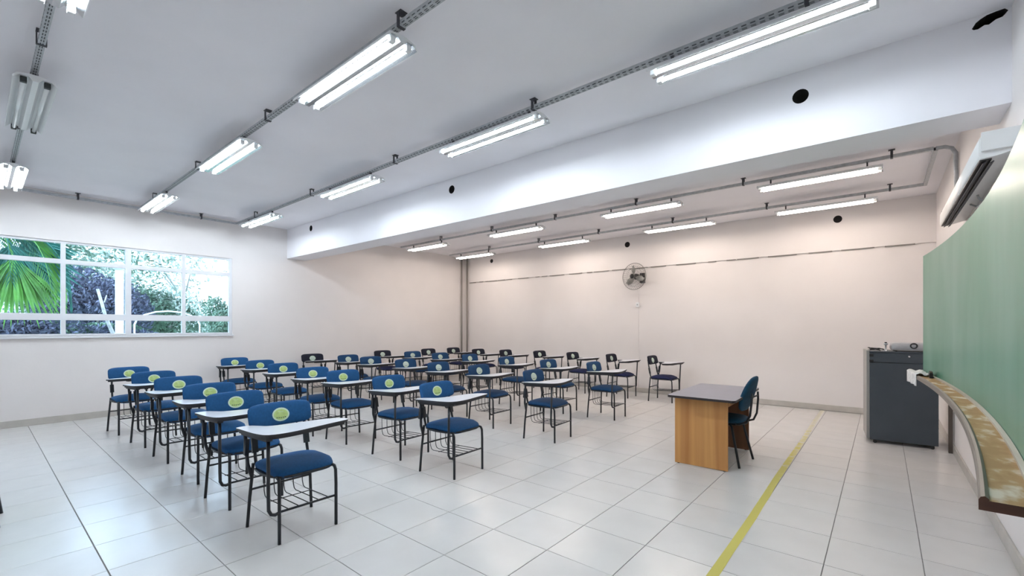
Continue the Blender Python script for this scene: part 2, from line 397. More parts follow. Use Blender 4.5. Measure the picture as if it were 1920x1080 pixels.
# ---------------------------------------------------------------- ceiling channels (perforated) with brackets
ZK = 3.385
def channel(name, p0, p1, label, slots=True, group=None, brackets=None):
    """U channel open downward between two points at the same height"""
    p0, p1 = Vector(p0), Vector(p1); d = p1-p0; L = d.length; rz = math.atan2(d.y, d.x)
    t = thing(name, label, 'conduit', tuple(p0), rz, group)
    q = MB(); w, h, th = 0.019, 0.036, 0.002
    q.box(0, L, -w, w, h-th, h, M['galv']); q.box(0, L, -w, -w+th, 0, h-th, M['galv']); q.box(0, L, w-th, w, 0, h-th, M['galv'])
    q.box(0, L, -w+th, w-th, 0, th, M['galv'])
    q.obj('channel', t)
    if slots:
        q = MB(); x = 0.03
        while x < L-0.04:
            q.box(x, x+0.03, -w-0.0006, -w+0.0005, 0.006, 0.014, M['galv_d']); q.box(x, x+0.03, w-0.0005, w+0.0006, 0.006, 0.014, M['galv_d']); q.box(x, x+0.03, -0.009, -0.003, -0.0006, 0.0005, M['galv_d']); q.box(x, x+0.03, 0.003, 0.009, -0.0006, 0.0005, M['galv_d'])
            x += 0.052
        tag(q.obj('slots', t), kind='stuff')
    for x in (brackets or []):
        q = MB(); hh = ZC-p0.z
        q.box(x-0.012, x+0.012, -0.027, -0.020, -0.004, hh, M['brack']); q.box(x-0.012, x+0.012, 0.020, 0.027, -0.004, hh, M['brack'])
        q.box(x-0.012, x+0.012, -0.02, 0.02, -0.004, -0.0005, M['brack']); q.box(x-0.03, x+0.03, -0.027, 0.027, hh-0.004, hh, M['brack'])
        q.obj('bracket', t)
    return t
ROWY = [0.30, 1.77, 3.20, 6.74, 8.35]
rowname = ['leftmost', 'second from left', 'right before the beam', 'just behind the beam', 'closest to the fan wall']
for k, y in enumerate(ROWY):
    if k < 3: x0, x1 = 0.55, -9.42
    else: x0, x1 = 0.43, -9.15
    br = [0.9+2.05*i for i in range(5)] if k < 3 else [0.35 + 1.55*i for i in range(6)]
    channel('ceiling_channel', (x0, y, ZK), (x1, y, ZK), 'perforated galvanised ceiling channel carrying the light row ' + rowname[k], group='light row channels', slots=(k < 3), brackets=br)
channel('ceiling_channel', (-9.44, 3.22, ZK), (-9.44, -2.3, ZK), 'galvanised channel running along the ceiling above the windows', slots=False, brackets=[0.6, 2.2, 4.0])
channel('ceiling_channel', (0.45, 6.76, ZK), (0.45, 8.37, ZK), 'short galvanised cross channel joining the two rear light rows', slots=False)
m = MB()
m.tube([(0.45, 6.74, ZK+0.018), (0.52, 6.74, ZK+0.016), (0.575, 6.74, ZK-0.01), (0.605, 6.74, ZK-0.07), (0.605, 6.74, ZK-0.2), (0.605, 6.60, 2.70)], 0.02, M['galv'], 10)
tag(m.obj('flexible_conduit'), 'grey conduit bending from ceiling down towards the air conditioner', 'conduit')

# ---------------------------------------------------------------- fluorescent fixtures
LL = 1.29
def make_fixture(name, tube_mt, label, group, roof_l=True):
    t = thing(name, label, 'light fixture', (0, 0, 0), 0, group)      # local: length along -x, origin centre, z = bottom
    hw = 0.118
    q = MB()   # tray body: trapezoid section with raised spine
    prof = [(-hw, 0.0), (-hw, 0.012), (-hw+0.02, 0.038), (-0.03, 0.052), (0.03, 0.052), (hw-0.02, 0.038), (hw, 0.012), (hw, 0.0), (hw-0.004, 0.0), (0.082, 0.030), (0.036, 0.030), (0.016, 0.004), (-0.016, 0.004), (-0.036, 0.030), (-0.082, 0.030), (-hw+0.004, 0.0)]
    n = len(prof)
    for x in (-LL/2, LL/2): q.v += [(x, y, z) for y, z in prof]
    for i in range(n):
        j = (i+1) % n; q.face([i, i+n, j+n, j], (M['white'] if tube_mt is M['tube_off'] else M['refl']) if 8 <= i <= 14 else M['white'])
    q.face(list(range(n)), M['white']); q.face([n+i for i in range(n)][::-1], M['white'])
    q.obj('housing', t)
    for s in (-1, 1):
        q = MB(); q.tube([(-0.60, s*0.062, 0.003), (0.60, s*0.062, 0.003)], 0.0135, tube_mt, 10); q.obj('tube', t)
        for e in (-1, 1):
            q = MB(); q.chbox(*sorted((e*0.598, e*0.632)), s*0.062-0.018, s*0.062+0.018, -0.014, 0.026, 0.003, M['cap'] if tube_mt is M['tube_off'] else M['white']); q.obj('socket', t)
    for e in (-1, 1):
        q = MB(); q.box(e*0.5-0.008, e*0.5+0.008, -0.012, 0.012, 0.048, 0.085+0.045, M['brack']); q.box(e*0.5-0.014, e*0.5+0.014, -0.022, 0.022, 0.112, 0.116, M['brack']); q.obj('hanger', t)
    return t
ZL = 3.275
pos_name = ['nearest the board', 'second from the board', 'third from the board', 'nearest the windows']
fx_on = fx_warm = None
for k, y in enumerate(ROWY):
    xs = {0: (-0.64, -3.0, -5.52, -8.33), 1: (-0.55, -3.03, -5.52, -8.40), 2: (-0.66, -2.95, -5.47, -8.37), 3: (-0.64, -2.96, -5.50, -8.15), 4: (-0.70, -2.92, -5.46, -8.20)}[k]
    for i, x in enumerate(xs):
        if k < 2 and i == 0: continue
        row = ['leftmost light row', 'light row second from left', 'light row just before the beam', 'light row just behind the beam', 'light row closest to fan wall'][k]
        grp = 'fluorescent fixtures in the ' + row
        if k == 0 and i == 2:
            o = make_fixture('fluorescent_fixture', M['tube_off'], 'unlit twin-tube fixture with dark sockets in the leftmost light row', grp); o.location = (x, y, ZL); continue
        state = 'glowing fixture ' if k < 3 else 'warm white fixture '
        where = pos_name[i] if k > 1 else ['', 'closest to the camera', 'in the middle', 'nearest the windows'][i]
        lab = state + where + ' in the ' + row
        if k < 3:
            if fx_on is None: fx_on = make_fixture('fluorescent_fixture', M['tube_on'], lab, grp); fx_on.location = (x, y, ZL)
            else: dup(fx_on, (x, y, ZL), 0, lab, grp)
        else:
            if fx_warm is None: fx_warm = make_fixture('fluorescent_fixture', M['tube_warm'], lab, grp); fx_warm.location = (x, y, ZL)
            else: dup(fx_warm, (x, y, ZL), 0, lab, grp)

# ---------------------------------------------------------------- student chairs
def catmull(P, n=6):
    out = []; k = len(P)
    for i in range(k):
        p0, p1, p2, p3 = (Vector((*P[(i+d) % k], 0)) for d in (-1, 0, 1, 2))
        for j in range(n):
            t = j/n; q = 0.5*((2*p1)+(-p0+p2)*t+(2*p0-5*p1+4*p2-p3)*t*t+(-p0+3*p1-3*p2+p3)*t**3); out.append((q.x, q.y))
    return out
def make_chair(sg, label, group, fb, fs, st):
    """faces +x; sg = 1 tablet on -y side (right-handed), -1 on +y side"""
    t = thing('tablet_arm_chair', label, 'chair', group=group); F = M['frame']
    q = MB()
    def seatf(x, y, z):
        d = 0.012*max(0, (abs(x)-0.08)/0.13); e = 0.016*(x > 0.1)*((x-0.1)/0.11)**1 if x > 0.1 else 0
        return (x, y, z + 0.462 - d*1.0 - e + (0.008 if z > 0 else 0)*(1-(y/0.22)**2))
    q.sup(0.215, 0.222, 0.035, 0.6, 0.42, fs, 36, 12, seatf); q.obj('seat', t)
    q = MB(); q.prism(catmull([(-0.19, -0.19), (0.19, -0.19), (0.19, 0.19), (-0.19, 0.19)], 4), 0.426, 0.441, F, F, F); q.obj('seat_pan', t)
    # backrest: plan in (y,z), thickness x, leaning back and gently curved
    def bk(x, y, z):
        lean = -0.255 - (z)*0.25
        return (x + lean - 0.0 + 0.55*y*y*1.0, y, z + 0.785)
    q = MB()
    def bkf(a, b_, c): return bk(c, a, b_)
    q.sup(0.232, 0.086, 0.024, 0.6, 0.40, fb, 36, 10, bkf)
    q.f = [f for f in q.f]; bo = q.obj('backrest', t)
    # sticker ellipse
    q = MB()
    def pad_c(y, z): return 0.024*max(0.0, 1-((abs(y)/0.232)**5+(abs(z)/0.086)**5)**(0.4/0.6))**0.3 + 0.0012
    def ell(rx, rz, off, mt, cz=0.0):
        b = len(q.v); n = 22
        q.v.append(bk(pad_c(0, cz-0.006)+off, 0, cz-0.006))
        for ring in (0.45, 0.8, 1.0):
            for k in range(n): a = 2*math.pi*k/n; yy, zz = ring*rx*math.cos(a), cz-0.006+ring*rz*math.sin(a); q.v.append(bk(pad_c(yy, zz)+off, yy, zz))
        for k in range(n): q.face([b, b+1+k, b+1+(k+1) % n], mt)
        for g_ in (0, 1):
            for k in range(n): o = b+1+g_*n; q.face([o+k, o+n+k, o+n+(k+1) % n, o+(k+1) % n], mt)
    ell(0.063, 0.050, 0.0006, M['st_rim']); ell(0.052, 0.039, 0.0013, st)
    for k in range(5):
        a = -0.030+0.015*k; zz = -0.030 + 0.25*a*a*10
        b = len(q.v)
        for dy, dz in ((-0.005, -0.003), (0.005, -0.003), (0.004, 0.004), (-0.005, 0.003)): q.v.append(bk(pad_c(a+dy, zz+dz)+0.0022, a+dy, zz+dz))
        q.face([b, b+1, b+2, b+3], M['st_mark'])
    b = len(q.v)
    for dy, dz in ((-0.018, 0.014), (0.020, 0.012), (0.020, 0.0145), (-0.018, 0.017)): q.v.append(bk(pad_c(dy, dz)+0.0022, dy, dz))
    q.face([b, b+1, b+2, b+3], M['st_rim'])
    q.obj('sticker', bo)
    r = 0.0115
    for s in (-1, 1):
        q = MB(); q.tube([(0.222, s*0.200, 0.0), (0.221, s*0.200, 0.30), (0.217, s*0.199, 0.40), (0.205, s*0.197, 0.427), (0.17, s*0.195, 0.434)], r, F, 8); q.obj('leg', t)
        q = MB(); q.tube([(-0.225, s*0.235, 0.0), (-0.215, s*0.222, 0.22), (-0.20, s*0.207, 0.43), (-0.20, s*0.205, 0.46)], r, F, 8); q.obj('leg', t)
        q = MB(); q.tube([(0.17, s*0.195, 0.434), (-0.10, s*0.19, 0.430), (-0.155, s*0.19, 0.435), (-0.19, s*0.19, 0.462), (-0.205, s*0.19, 0.51), (-0.232, s*0.188, 0.66), (-0.262, s*0.175, 0.80)], r, F, 8)
        q.cbox(-0.218, s*0.189, 0.585, 0.020, 0.040, 0.11, F, rotY(R(-11)))
        q.obj('back_upright', t)
    q = MB(); q.tube([(0.222, -0.2, 0.215), (0.222, 0.2, 0.215)], 0.008, F, 6); q.obj('stretcher', t)
    q = MB(); q.tube([(-0.212, -0.22, 0.27), (-0.212, 0.22, 0.27)], 0.008, F, 6); q.obj('stretcher', t)
    q = MB()
    for y in (-0.14, -0.07, 0.0, 0.07, 0.14):
        q.tube([(0.222, y, 0.218), (-0.13, y, 0.205), (-0.16, y, 0.215), (-0.175, y, 0.25), (-0.18, y, 0.425)], 0.0035, F, 5)
    q.tube([(-0.05, -0.145, 0.204), (-0.05, 0.145, 0.204)], 0.0035, F, 5)
    q.obj('book_rack', t)
    P = [(-0.215, -0.275), (-0.20, -0.225), (-0.14, -0.195), (-0.06, -0.155), (-0.015, -0.05), (0.0, 0.08), (0.02, 0.20), (0.08, 0.285), (0.16, 0.318), (0.215, 0.285), (0.245, 0.16), (0.285, 0.0), (0.312, -0.13), (0.31, -0.24), (0.265, -0.305), (0.15, -0.325), (0.0, -0.325), (-0.12, -0.322), (-0.195, -0.318)]
    poly = [(x, y*sg) for x, y in catmull(P, 4)]
    def tilt(mb): mb.v = [(x, y, z+0.04*x) for x, y, z in mb.v]; return mb
    q = MB(); q.prism(poly, 0.727, 0.743, M['lam'], M['under'], M['under']); tilt(q).obj('writing_tablet', t)
    mx = sum(p[0] for p in poly)/len(poly); my = sum(p[1] for p in poly)/len(poly)
    q = MB(); q.prism([(mx+(x-mx)*0.93, my+(y-my)*0.95) for x, y in poly], 0.709, 0.727, M['under'], M['under'], M['under']); tilt(q).obj('tablet_underframe', t)
    q = MB(); q.box(-0.17, 0.25, *sorted((sg*-0.295, sg*-0.255)), 0.693, 0.710, M['under']); q.box(0.08, 0.20, *sorted((sg*-0.255, sg*0.10)), 0.696, 0.710, M['under']); tilt(q).obj('tablet_support', t)
    q = MB(); q.tube([(0.221, sg*-0.200, 0.212), (0.217, sg*-0.225, 0.203), (0.212, sg*-0.248, 0.210), (0.208, sg*-0.262, 0.24), (0.208, sg*-0.264, 0.32), (0.225, sg*-0.272, 0.712)], r, F, 8); q.obj('tablet_post', t)
    q = MB(); q.tube([(-0.203, sg*-0.212, 0.36), (-0.205, sg*-0.240, 0.46), (-0.175, sg*-0.268, 0.706)], r*1.1, F, 8); q.cbox(-0.192, sg*-0.253, 0.59, 0.034, 0.026, 0.12, F, rotY(R(7))); q.obj('tablet_post', t)
    return t

ROWS = [  # row phrase, [(sticker u, y, handed)]
 ('nearest row', 6, [(524, 1.50, 1), (441, 1.49, 1), (390, 1.53, 1), (334, 1.515, 1), (290, 1.50, 1), (243, 1.43, -1)]),
 ('second-nearest row', 7, [(818, 3.10, 1), (729, 3.14, 1), (641, 3.13, 1), (584, 3.07, 1), (529, 3.12, 1), (487, 3.15, 1), (440, 3.11, 1)]),
 ('middle row', 7, [(999, 4.80, 1), (897, 4.90, 1), (821, 4.86, 1), (760, 4.9, 1), (694, 4.9, 1), (652, 4.9, 1), (584, 4.57, -1)]),
 ('second-farthest row', 7, [(1112, 6.50, 1), (1026, 6.45, 1), (949, 6.52, 1), (880, 6.66, 1), (824, 6.58, 1), (772, 6.53, 1), (716, 6.30, -1)]),
 ('farthest row', 8, [(1222, 8.62, -1), (1145, 8.6, -1), (1072, 8.65, -1), (1010, 8.65, -1), (947, 8.5, -1), (896, 8.35, -1), (849, 8.42, -1), (802, 7.58, -1)])]
ordn = ['front', 'second', 'third', 'fourth', 'fifth', 'sixth', 'seventh', 'eighth']
proto = {}
c_, s_ = math.cos(TH), math.sin(TH)
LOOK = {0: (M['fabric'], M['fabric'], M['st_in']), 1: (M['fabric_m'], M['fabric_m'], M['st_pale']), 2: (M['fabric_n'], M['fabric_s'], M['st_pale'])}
def place(sg, look, x, y, rz, lab, grp):
    k = (sg, look)
    if k not in proto:
        proto[k] = make_chair(sg, lab, grp, *LOOK[look]); proto[k].location = (x, y, 0); proto[k].rotation_euler = (0, 0, rz)
    else: dup(proto[k], (x, y, 0), rz, lab, grp)
for rn, n, L in ROWS:
    for i, (u, y, sg) in enumerate(L):
        tt = (u-960)/FPX; sx = y*(c_*tt-s_)/(c_+s_*tt)
        x = sx + 0.252
        pos = 'front chair' if i == 0 else ('last chair by the window wall' if i == n-1 else ordn[i] + ' chair from the front')
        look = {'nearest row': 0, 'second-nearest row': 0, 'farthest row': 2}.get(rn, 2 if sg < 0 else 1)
        lab = ['blue', 'deep blue', 'near-black'][look] + ' padded tablet-arm chair, ' + pos + ', in the ' + rn
        a = rnd.uniform(-3, 3) if not (rn == 'nearest row' and i == 0) else 0
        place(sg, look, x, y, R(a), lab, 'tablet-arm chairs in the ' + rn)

# ---------------------------------------------------------------- teacher desk and chair
t = thing('teacher_desk', 'honey-wood teacher desk with a grey top, beside the yellow floor line', 'desk', (-1.44, 5.30, 0))
t.rotation_euler = (0, 0, R(1.0))
def prt(name, bx, mt, ch=0.002): return part(bx, name, mt, t, ch)
q = MB()
def rrect(x0, x1, y0, y1, r, n=5):
    o = []
    for cx, cy, a0 in ((x1-r, y0+r, -90), (x1-r, y1-r, 0), (x0+r, y1-r, 90), (x0+r, y0+r, 180)):
        for k in range(n+1): a = R(a0+90*k/n); o.append((cx+r*math.cos(a), cy+r*math.sin(a)))
    return o
q.prism(rrect(-0.325, 0.335, -0.625, 0.60, 0.04), 0.706, 0.7295, M['desk_top'], M['desk_edge'], M['desk_edge']); q.obj('desk_top', t)
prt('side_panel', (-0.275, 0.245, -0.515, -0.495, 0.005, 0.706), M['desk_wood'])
prt('side_panel', (-0.275, 0.245, 0.475, 0.495, 0.005, 0.706), M['desk_wood_shaded'])
prt('modesty_panel', (-0.235, -0.217, -0.495, 0.475, 0.28, 0.706), M['desk_wood_shaded'])
prt('apron', (0.205, 0.223, -0.495, 0.475, 0.625, 0.706), M['desk_wood'])
for x in (-0.24, 0.21):
    for y in (-0.505, 0.485):
        q = MB(); q.lathe([(0.012, 0), (0.012, 0.006)], M['black'], 10, loc=(x, y, 0)); q.obj('glide', t)

t = thing('teacher_chair', 'teal-blue padded chair with a rounded back, tucked behind the teacher desk', 'chair', (-1.297, 5.23, 0), R(180-4.5))
F = M['frame']
q = MB(); q.sup(0.205, 0.21, 0.032, 0.6, 0.6, M['fabric_t'], 32, 12, lambda x, y, z: (x+0.02, y, z+0.46)); q.obj('seat', t)
def tb(a, b_, c): # a: y half width, b_: z, c: thickness
    return (c-0.225-0.30*b_+0.45*a*a, a*(1-0.25*max(0, b_)/0.19), b_+0.745)
q = MB(); q.sup(0.205, 0.188, 0.024, 0.6, 0.75, M['fabric_t'], 36, 10, tb); q.obj('backrest', t)
for s in (-1, 1):
    q = MB(); q.tube([(0.19, s*0.20, 0.0), (0.15, s*0.17, 0.40), (0.13, s*0.165, 0.425), (0.05, s*0.165, 0.43)], 0.0125, F, 8); q.obj('leg', t)
    q = MB(); q.tube([(-0.19, s*0.225, 0.0), (-0.10, s*0.175, 0.40), (-0.085, s*0.168, 0.42), (0.0, s*0.165, 0.43)], 0.0125, F, 8); q.obj('leg', t)
    q = MB(); q.tube([(0.05, s*0.14, 0.428), (-0.16, s*0.13, 0.43), (-0.225, s*0.12, 0.455), (-0.258, s*0.115, 0.53), (-0.272, s*0.11, 0.68), (-0.272, s*0.10, 0.76)], 0.011, F, 8); q.obj('back_upright', t)
q = MB(); q.cbox(-0.01, 0, 0.428, 0.25, 0.33, 0.014, F); q.tube([(-0.270, -0.11, 0.72), (-0.270, 0.11, 0.72)], 0.009, F, 6); q.obj('seat_frame', t)

dup(t, (-5.075, -0.087, 0), 0, 'plain padded chair at the left picture edge, only its black rear leg in view')

# ---------------------------------------------------------------- yellow floor tape
m = MB(); n = 40; b = 0
for k in range(n+1):
    y = -2.4 + (YF-0.05+2.4)*k/n; xc = -0.760-0.006*max(0, y-2.7)+0.004*math.sin(y*2.1)
    m.v += [(xc-0.028+rnd.uniform(-.002, .002), y, 0.0002), (xc+0.028+rnd.uniform(-.003, .003), y, 0.0002), (xc-0.028, y, 0.0010), (xc+0.028, y, 0.0010)]
    if k: o = 4*(k-1); m.face([o+2, o+3, o+7, o+6], M['tape']); m.face([o, o+2, o+6, o+4], M['tape']); m.face([o+1, o+5, o+7, o+3], M['tape'])
tag(m.obj('floor_tape'), 'worn yellow tape line stuck along the floor tiles beside the desk', 'tape')

# ---------------------------------------------------------------- curved green board and its chalk ledge
RB, YM, XM = 19.2, 3.825, 0.313
def bx_(y): return XM - (y-YM)**2/(2*RB)
board = thing('chalkboard', 'large curved green chalkboard standing off the right wall', 'chalkboard', (0.5, YM, 0))
q = MB(); n = 48; y0b, y1b = 1.62, 5.98; z0b, z1b = 0.985, 2.142
for k in range(n+1):
    y = y0b+(y1b-y0b)*k/n; xf = bx_(y)+0.115
    q.v += [(xf-0.5, y-YM, z0b), (xf-0.5, y-YM, z1b), (xf+0.02-0.5, y-YM, z1b), (xf+0.02-0.5, y-YM, z0b)]
    if k:
        o = 4*(k-1)
        q.face([o, o+1, o+5, o+4], M['board'], False); q.face([o+1, o+2, o+6, o+5], M['board']); q.face([o+2, o+3, o+7, o+6], M['white']); q.face([o+3, o, o+4, o+7], M['board'])
q.face([0, 3, 2, 1], M['board']); o = 4*n; q.face([o, o+1, o+2, o+3], M['board'])
q.obj('panel', board)
for y in (1.9, 3.1, 4.5, 5.7):
    q = MB(); q.box(bx_(y)+0.137-0.5, XR-0.012-0.5, y-0.03-YM, y+0.03-YM, 1.1, 2.05, M['batten']); q.obj('wall_batten', board)

ledge = thing('chalk_ledge', 'curved wooden chalk ledge dusted white, under the green board', 'ledge', (0.5, YM, 0))
def sweep(name, prof, mt, ya, yb, endm=None, n=48):
    q = MB(); p = len(prof)
    for k in range(n+1):
        y = ya+(yb-ya)*k/n; x0 = bx_(y)
        q.v += [(x0+px-0.5, y-YM, pz) for px, pz in prof]
        if k:
            o = p*(k-1)
            for i in range(p):
                j = (i+1) % p; q.face([o+i, o+j, o+p+j, o+p+i], mt)
    q.face([i for i in range(p)][::-1], endm or mt); q.face([p*n+i for i in range(p)], endm or mt)
    return q.obj(name, ledge)
sweep('tray', [(0.020, 0.965), (0.020, 0.992), (0.098, 0.992), (0.098, 0.965)], M['tray'], 1.70, 5.93, M['ledge_end'])
sweep('front_lip', [(0.0, 0.965), (0.0, 0.992), (0.004, 1.000), (0.012, 1.003), (0.020, 0.996), (0.020, 0.965)], M['lip'], 1.70, 5.93, M['ledge_end'])
sweep('back_lip', [(0.098, 0.965), (0.098, 1.004), (0.113, 1.006), (0.113, 0.965)], M['backlip'], 1.70, 5.93, M['ledge_end'])
# cloth draped on the far ledge end
m = MB(); nx, ny = 14, 12; y0c, y1c = 5.50, 5.97
for i in range(nx+1):
    for j in range(ny+1):
        y = y0c+(y1c-y0c)*j/ny; s = i/nx*0.21          # arc length from board side outwards
        xx = bx_(y)+0.098-s; z = 1.018+0.006*math.sin(13*y+i)+0.007*math.sin(i*1.7+j*2.1)
        if s > 0.105: z = 1.010-(s-0.105)*1.0; xx = bx_(y)-0.006-0.006*math.sin(j*1.3)
        m.v.append((xx, y, z))
for i in range(nx):
    for j in range(ny):
        a = i*(ny+1)+j; m.face([a, a+1, a+ny+2, a+ny+1], M['cloth'], True)
co = m.obj('cleaning_cloth'); md = co.modifiers.new('thick', 'SOLIDIFY'); md.thickness = 0.004
tag(co, 'crumpled white cloth hanging over the far tip of the chalk ledge', 'cloth')
er = thing('board_eraser', 'small dark board eraser standing on the chalk ledge against the green board', 'eraser', (bx_(5.42)+0.082, 5.42, 0.994))
q = MB(); q.chbox(-0.012, 0.012, -0.05, 0.05, 0, 0.045, 0.003, M['black']); q.obj('felt_block', er)
q = MB(); q.chbox(-0.010, 0.010, -0.045, 0.045, 0.045, 0.058, 0.002, M['batten']); q.obj('grip', er)

m = MB(); m.chbox(XR-0.05, XR-0.015, 7.12, 7.16, 0, 1.0, 0.003, M['batten'])
tag(m.obj('wall_batten'), 'dark vertical batten on the right wall beside the grey cabinet', 'batten')

# ---------------------------------------------------------------- media cabinet
cab = thing('media_cabinet', 'tall graphite steel cabinet on casters in the far right corner', 'cabinet', (0.165, 7.47, 0), R(5))
hw, hd = 0.315, 0.29
part((-hw, hw, -hd+0.022, hd, 0.040, 1.12), 'body', M['steel_c'], cab, 0.004)
part((-hw, hw, -hd, -hd+0.018, 0.042, 1.00), 'door', M['steel_c'], cab, 0.003)
part((-hw, hw, -hd, -hd+0.018, 1.005, 1.125), 'top_drawer', M['steel_c'], cab, 0.003)
part((-hw-0.030, -hw, -hd+0.03, hd-0.02, 0.05, 1.15), 'side_plate', M['steel_l'], cab, 0.003)
part((-hw-0.005, hw+0.01, -hd-0.005, hd, 1.127, 1.142), 'top', M['steel_c'], cab, 0.003)
q = MB(); q.lathe([(0.011, 0), (0.011, 0.008), (0.007, 0.010)], M['chrome'], 14, rotX(R(90)), (0.055, -hd, 1.085)); q.obj('lock', cab)
for z in (1.09, 1.02): q = MB(); q.chbox(-hw-0.004, -hw+0.035, -hd-0.010, -hd, z-0.016, z+0.016, 0.003, M['black']); q.obj('hinge', cab)
for x in (-hw+0.05, hw-0.05):
    for y in (-hd+0.02, hd-0.06):
        q = MB(); q.lathe([(0.014, -0.010), (0.019, -0.008), (0.019, 0.008), (0.014, 0.010)], M['black'], 16, rotX(R(90)), (x, y, 0.019))
        q.box(x-0.016, x+0.016, y-0.018, y+0.018, 0.030, 0.041, M['black']); q.obj('caster', cab)
pj_ = thing('projector', 'grey projector with a black lens lying on top of the steel cabinet', 'projector', (0.27, 7.36, 1.1425), R(4))
q = MB(); q.sup(0.20, 0.13, 0.052, 0.35, 0.25, M['proj'], 32, 10, lambda x, y, z: (x, y, z+0.059)); q.obj('housing', pj_)
q = MB(); q.lathe([(0.036, 0), (0.036, 0.022), (0.028, 0.024), (0.022, 0.010)], M['black'], 18, rotX(R(90)), (0.01, -0.118, 0.072)); q.obj('lens', pj_)
q = MB(); q.box(-0.17, 0.17, -0.127, -0.10, 0.012, 0.020, M['steel_l'])
for x in (-0.15, 0.15):
    for y in (-0.09, 0.09): q.lathe([(0.012, 0), (0.012, 0.010)], M['black'], 8, loc=(x, y, 0))
q.obj('feet', pj_)
st = thing('small_stand', 'small grey upright stand on the cabinet left of the projector', 'stand', (0.03, 7.25, 1.1425))
q = MB(); q.lathe([(0.03, 0), (0.03, 0.006), (0.008, 0.012), (0.008, 0.075), (0.020, 0.080), (0.020, 0.098)], M['galv'], 14); q.obj('post', st)
q = MB(); q.chbox(-0.012, 0.012, -0.012, 0.012, 0.098, 0.112, 0.002, M['black']); q.obj('clamp', st)
m = MB(); pts = []
for k in range(26):
    a = k*0.62; pts.append((-0.07+0.045*math.cos(a)+0.002*k*math.sin(k), 7.24+0.035*math.sin(a), 1.148+0.004*(k % 5)+0.0008*k))
m.tube(pts, 0.005, M['black'], 6); tag(m.obj('cable'), 'coiled black cable on the left corner of the steel cabinet', 'cable')
m = MB(); m.tube([(0.385, 7.17, 1.148), (0.40, 7.165, 1.155), (0.405, 7.16, 1.20), (0.40, 7.165, 1.205), (0.395, 7.18, 1.16), (0.43, 7.2, 1.148)], 0.006, M['black'], 6)
tag(m.obj('cable'), 'short upright black cable loop in front of the projector', 'cable')

# ---------------------------------------------------------------- air conditioner
ac = thing('air_conditioner', 'long white air conditioner mounted high on the right wall above the board', 'air conditioner', (XR, 5.08, 2.54))
ya, yb = -1.18, 1.20
prof = [(0, 0.085), (-0.12, 0.085), (-0.165, 0.070), (-0.18, 0.045), (-0.182, -0.05), (-0.176, -0.075), (-0.122, -0.072), (-0.09, -0.066), (0, -0.040)]
q = MB(); p = len(prof)
for y in (ya, yb): q.v += [(x, y, z) for x, z in prof]
for i in range(p):
    j = (i+1) % p; q.face([i, j, j+p, i+p][::-1], M['acw'], 1 <= i <= 4)
q.face(list(range(p)), M['acw']); q.face([p+i for i in range(p)][::-1], M['acw']); q.obj('casing', ac)
q = MB(); q.box(-0.174, -0.122, ya+0.03, yb-0.03, -0.080, -0.071, M['black']); q.obj('air_outlet', ac)
for dx, dz in ((-0.150, -0.088), (-0.118, -0.090)):
    q = MB(); q.cbox(dx, (ya+yb)/2, dz, 0.020, yb-ya-0.10, 0.005, M['brack'], rotY(R(-35))); q.obj('louver', ac)
for y in (ya-0.004, yb+0.004):
    q = MB(); q.chbox(-0.172, -0.01, y-0.012, y+0.012, -0.035, 0.082, 0.004, M['acw']); q.obj('end_cap', ac)
m = MB(); m.tube([(XR-0.06, 5.0, 2.475), (XR-0.055, 5.0, 2.455), (XR-0.03, 5.03, 2.43), (XR-0.02, 5.15, 2.425), (XR-0.03, 5.3, 2.44), (XR-0.06, 5.36, 2.475)], 0.008, M['galv'], 8)
tag(m.obj('drain_hose'), 'thin grey hose sagging below the air conditioner', 'hose')

# ---------------------------------------------------------------- wall fan, pipes, raceway
fan = thing('wall_fan', 'round oscillating fan with a wire cage on the far wall', 'fan', (-4.10, YF-0.03, 2.50))
fan.rotation_euler = (0, 0, R(-8))
hub = (0, -0.27, 0.03)
q = MB(); q.chbox(0.0, 0.10, -0.03, 0.03, -0.10, 0.12, 0.004, M['black']); q.obj('wall_plate', fan)
q = MB(); q.tube([(0.05, -0.02, -0.02), (0.05, -0.10, -0.06), (0.03, -0.15, -0.02), (0.01, -0.17, 0.02)], 0.018, M['black'], 8); q.obj('arm', fan)
q = MB(); q.lathe([(0.03, -0.08), (0.062, -0.06), (0.065, 0.02), (0.03, 0.05)], M['black'], 18, rotX(R(90)), (0, -0.17, 0.03)); q.obj('motor', fan)
for k in range(3):
    q = MB(); a0 = R(100+120*k)
    for i in range(7):
        rr = 0.04+0.20*i/6
        for sgn in (-1, 1):
            w = (0.25+0.5*math.sin(math.pi*min(1, i/6+0.15)))*0.85; a = a0+sgn*w*0.75
            q.v.append((rr*math.cos(a), -0.235+0.022*sgn, 0.03+rr*math.sin(a)))
    for i in range(6): q.face([2*i, 2*i+1, 2*i+3, 2*i+2], M['fanblade'], True)
    o = q.obj('blade', fan); md = o.modifiers.new('s', 'SOLIDIFY'); md.thickness = 0.003
q = MB()
for front in (0, 1):
    for k in range(36):
        a = 2*math.pi*k/36; ca, sa = math.cos(a), math.sin(a)
        P = [(0.05, -0.335), (0.16, -0.325), (0.25, -0.30), (0.285, -0.26)] if front else [(0.06, -0.16), (0.16, -0.165), (0.25, -0.19), (0.285, -0.24)]
        q.tube([(r_*ca, y_, 0.03+r_*sa) for r_, y_ in P], 0.0016, M['wire'], 4, False)
for rr, yy, tr in ((0.287, -0.25, 0.006), (0.16, -0.326, 0.002), (0.22, -0.31, 0.002), (0.05, -0.335, 0.003), (0.22, -0.178, 0.002)):
    q.tube([(rr*math.cos(2*math.pi*k/32), yy, 0.03+rr*math.sin(2*math.pi*k/32)) for k in range(33)], tr, M['wire'], 5, False)
q.obj('cage', fan)
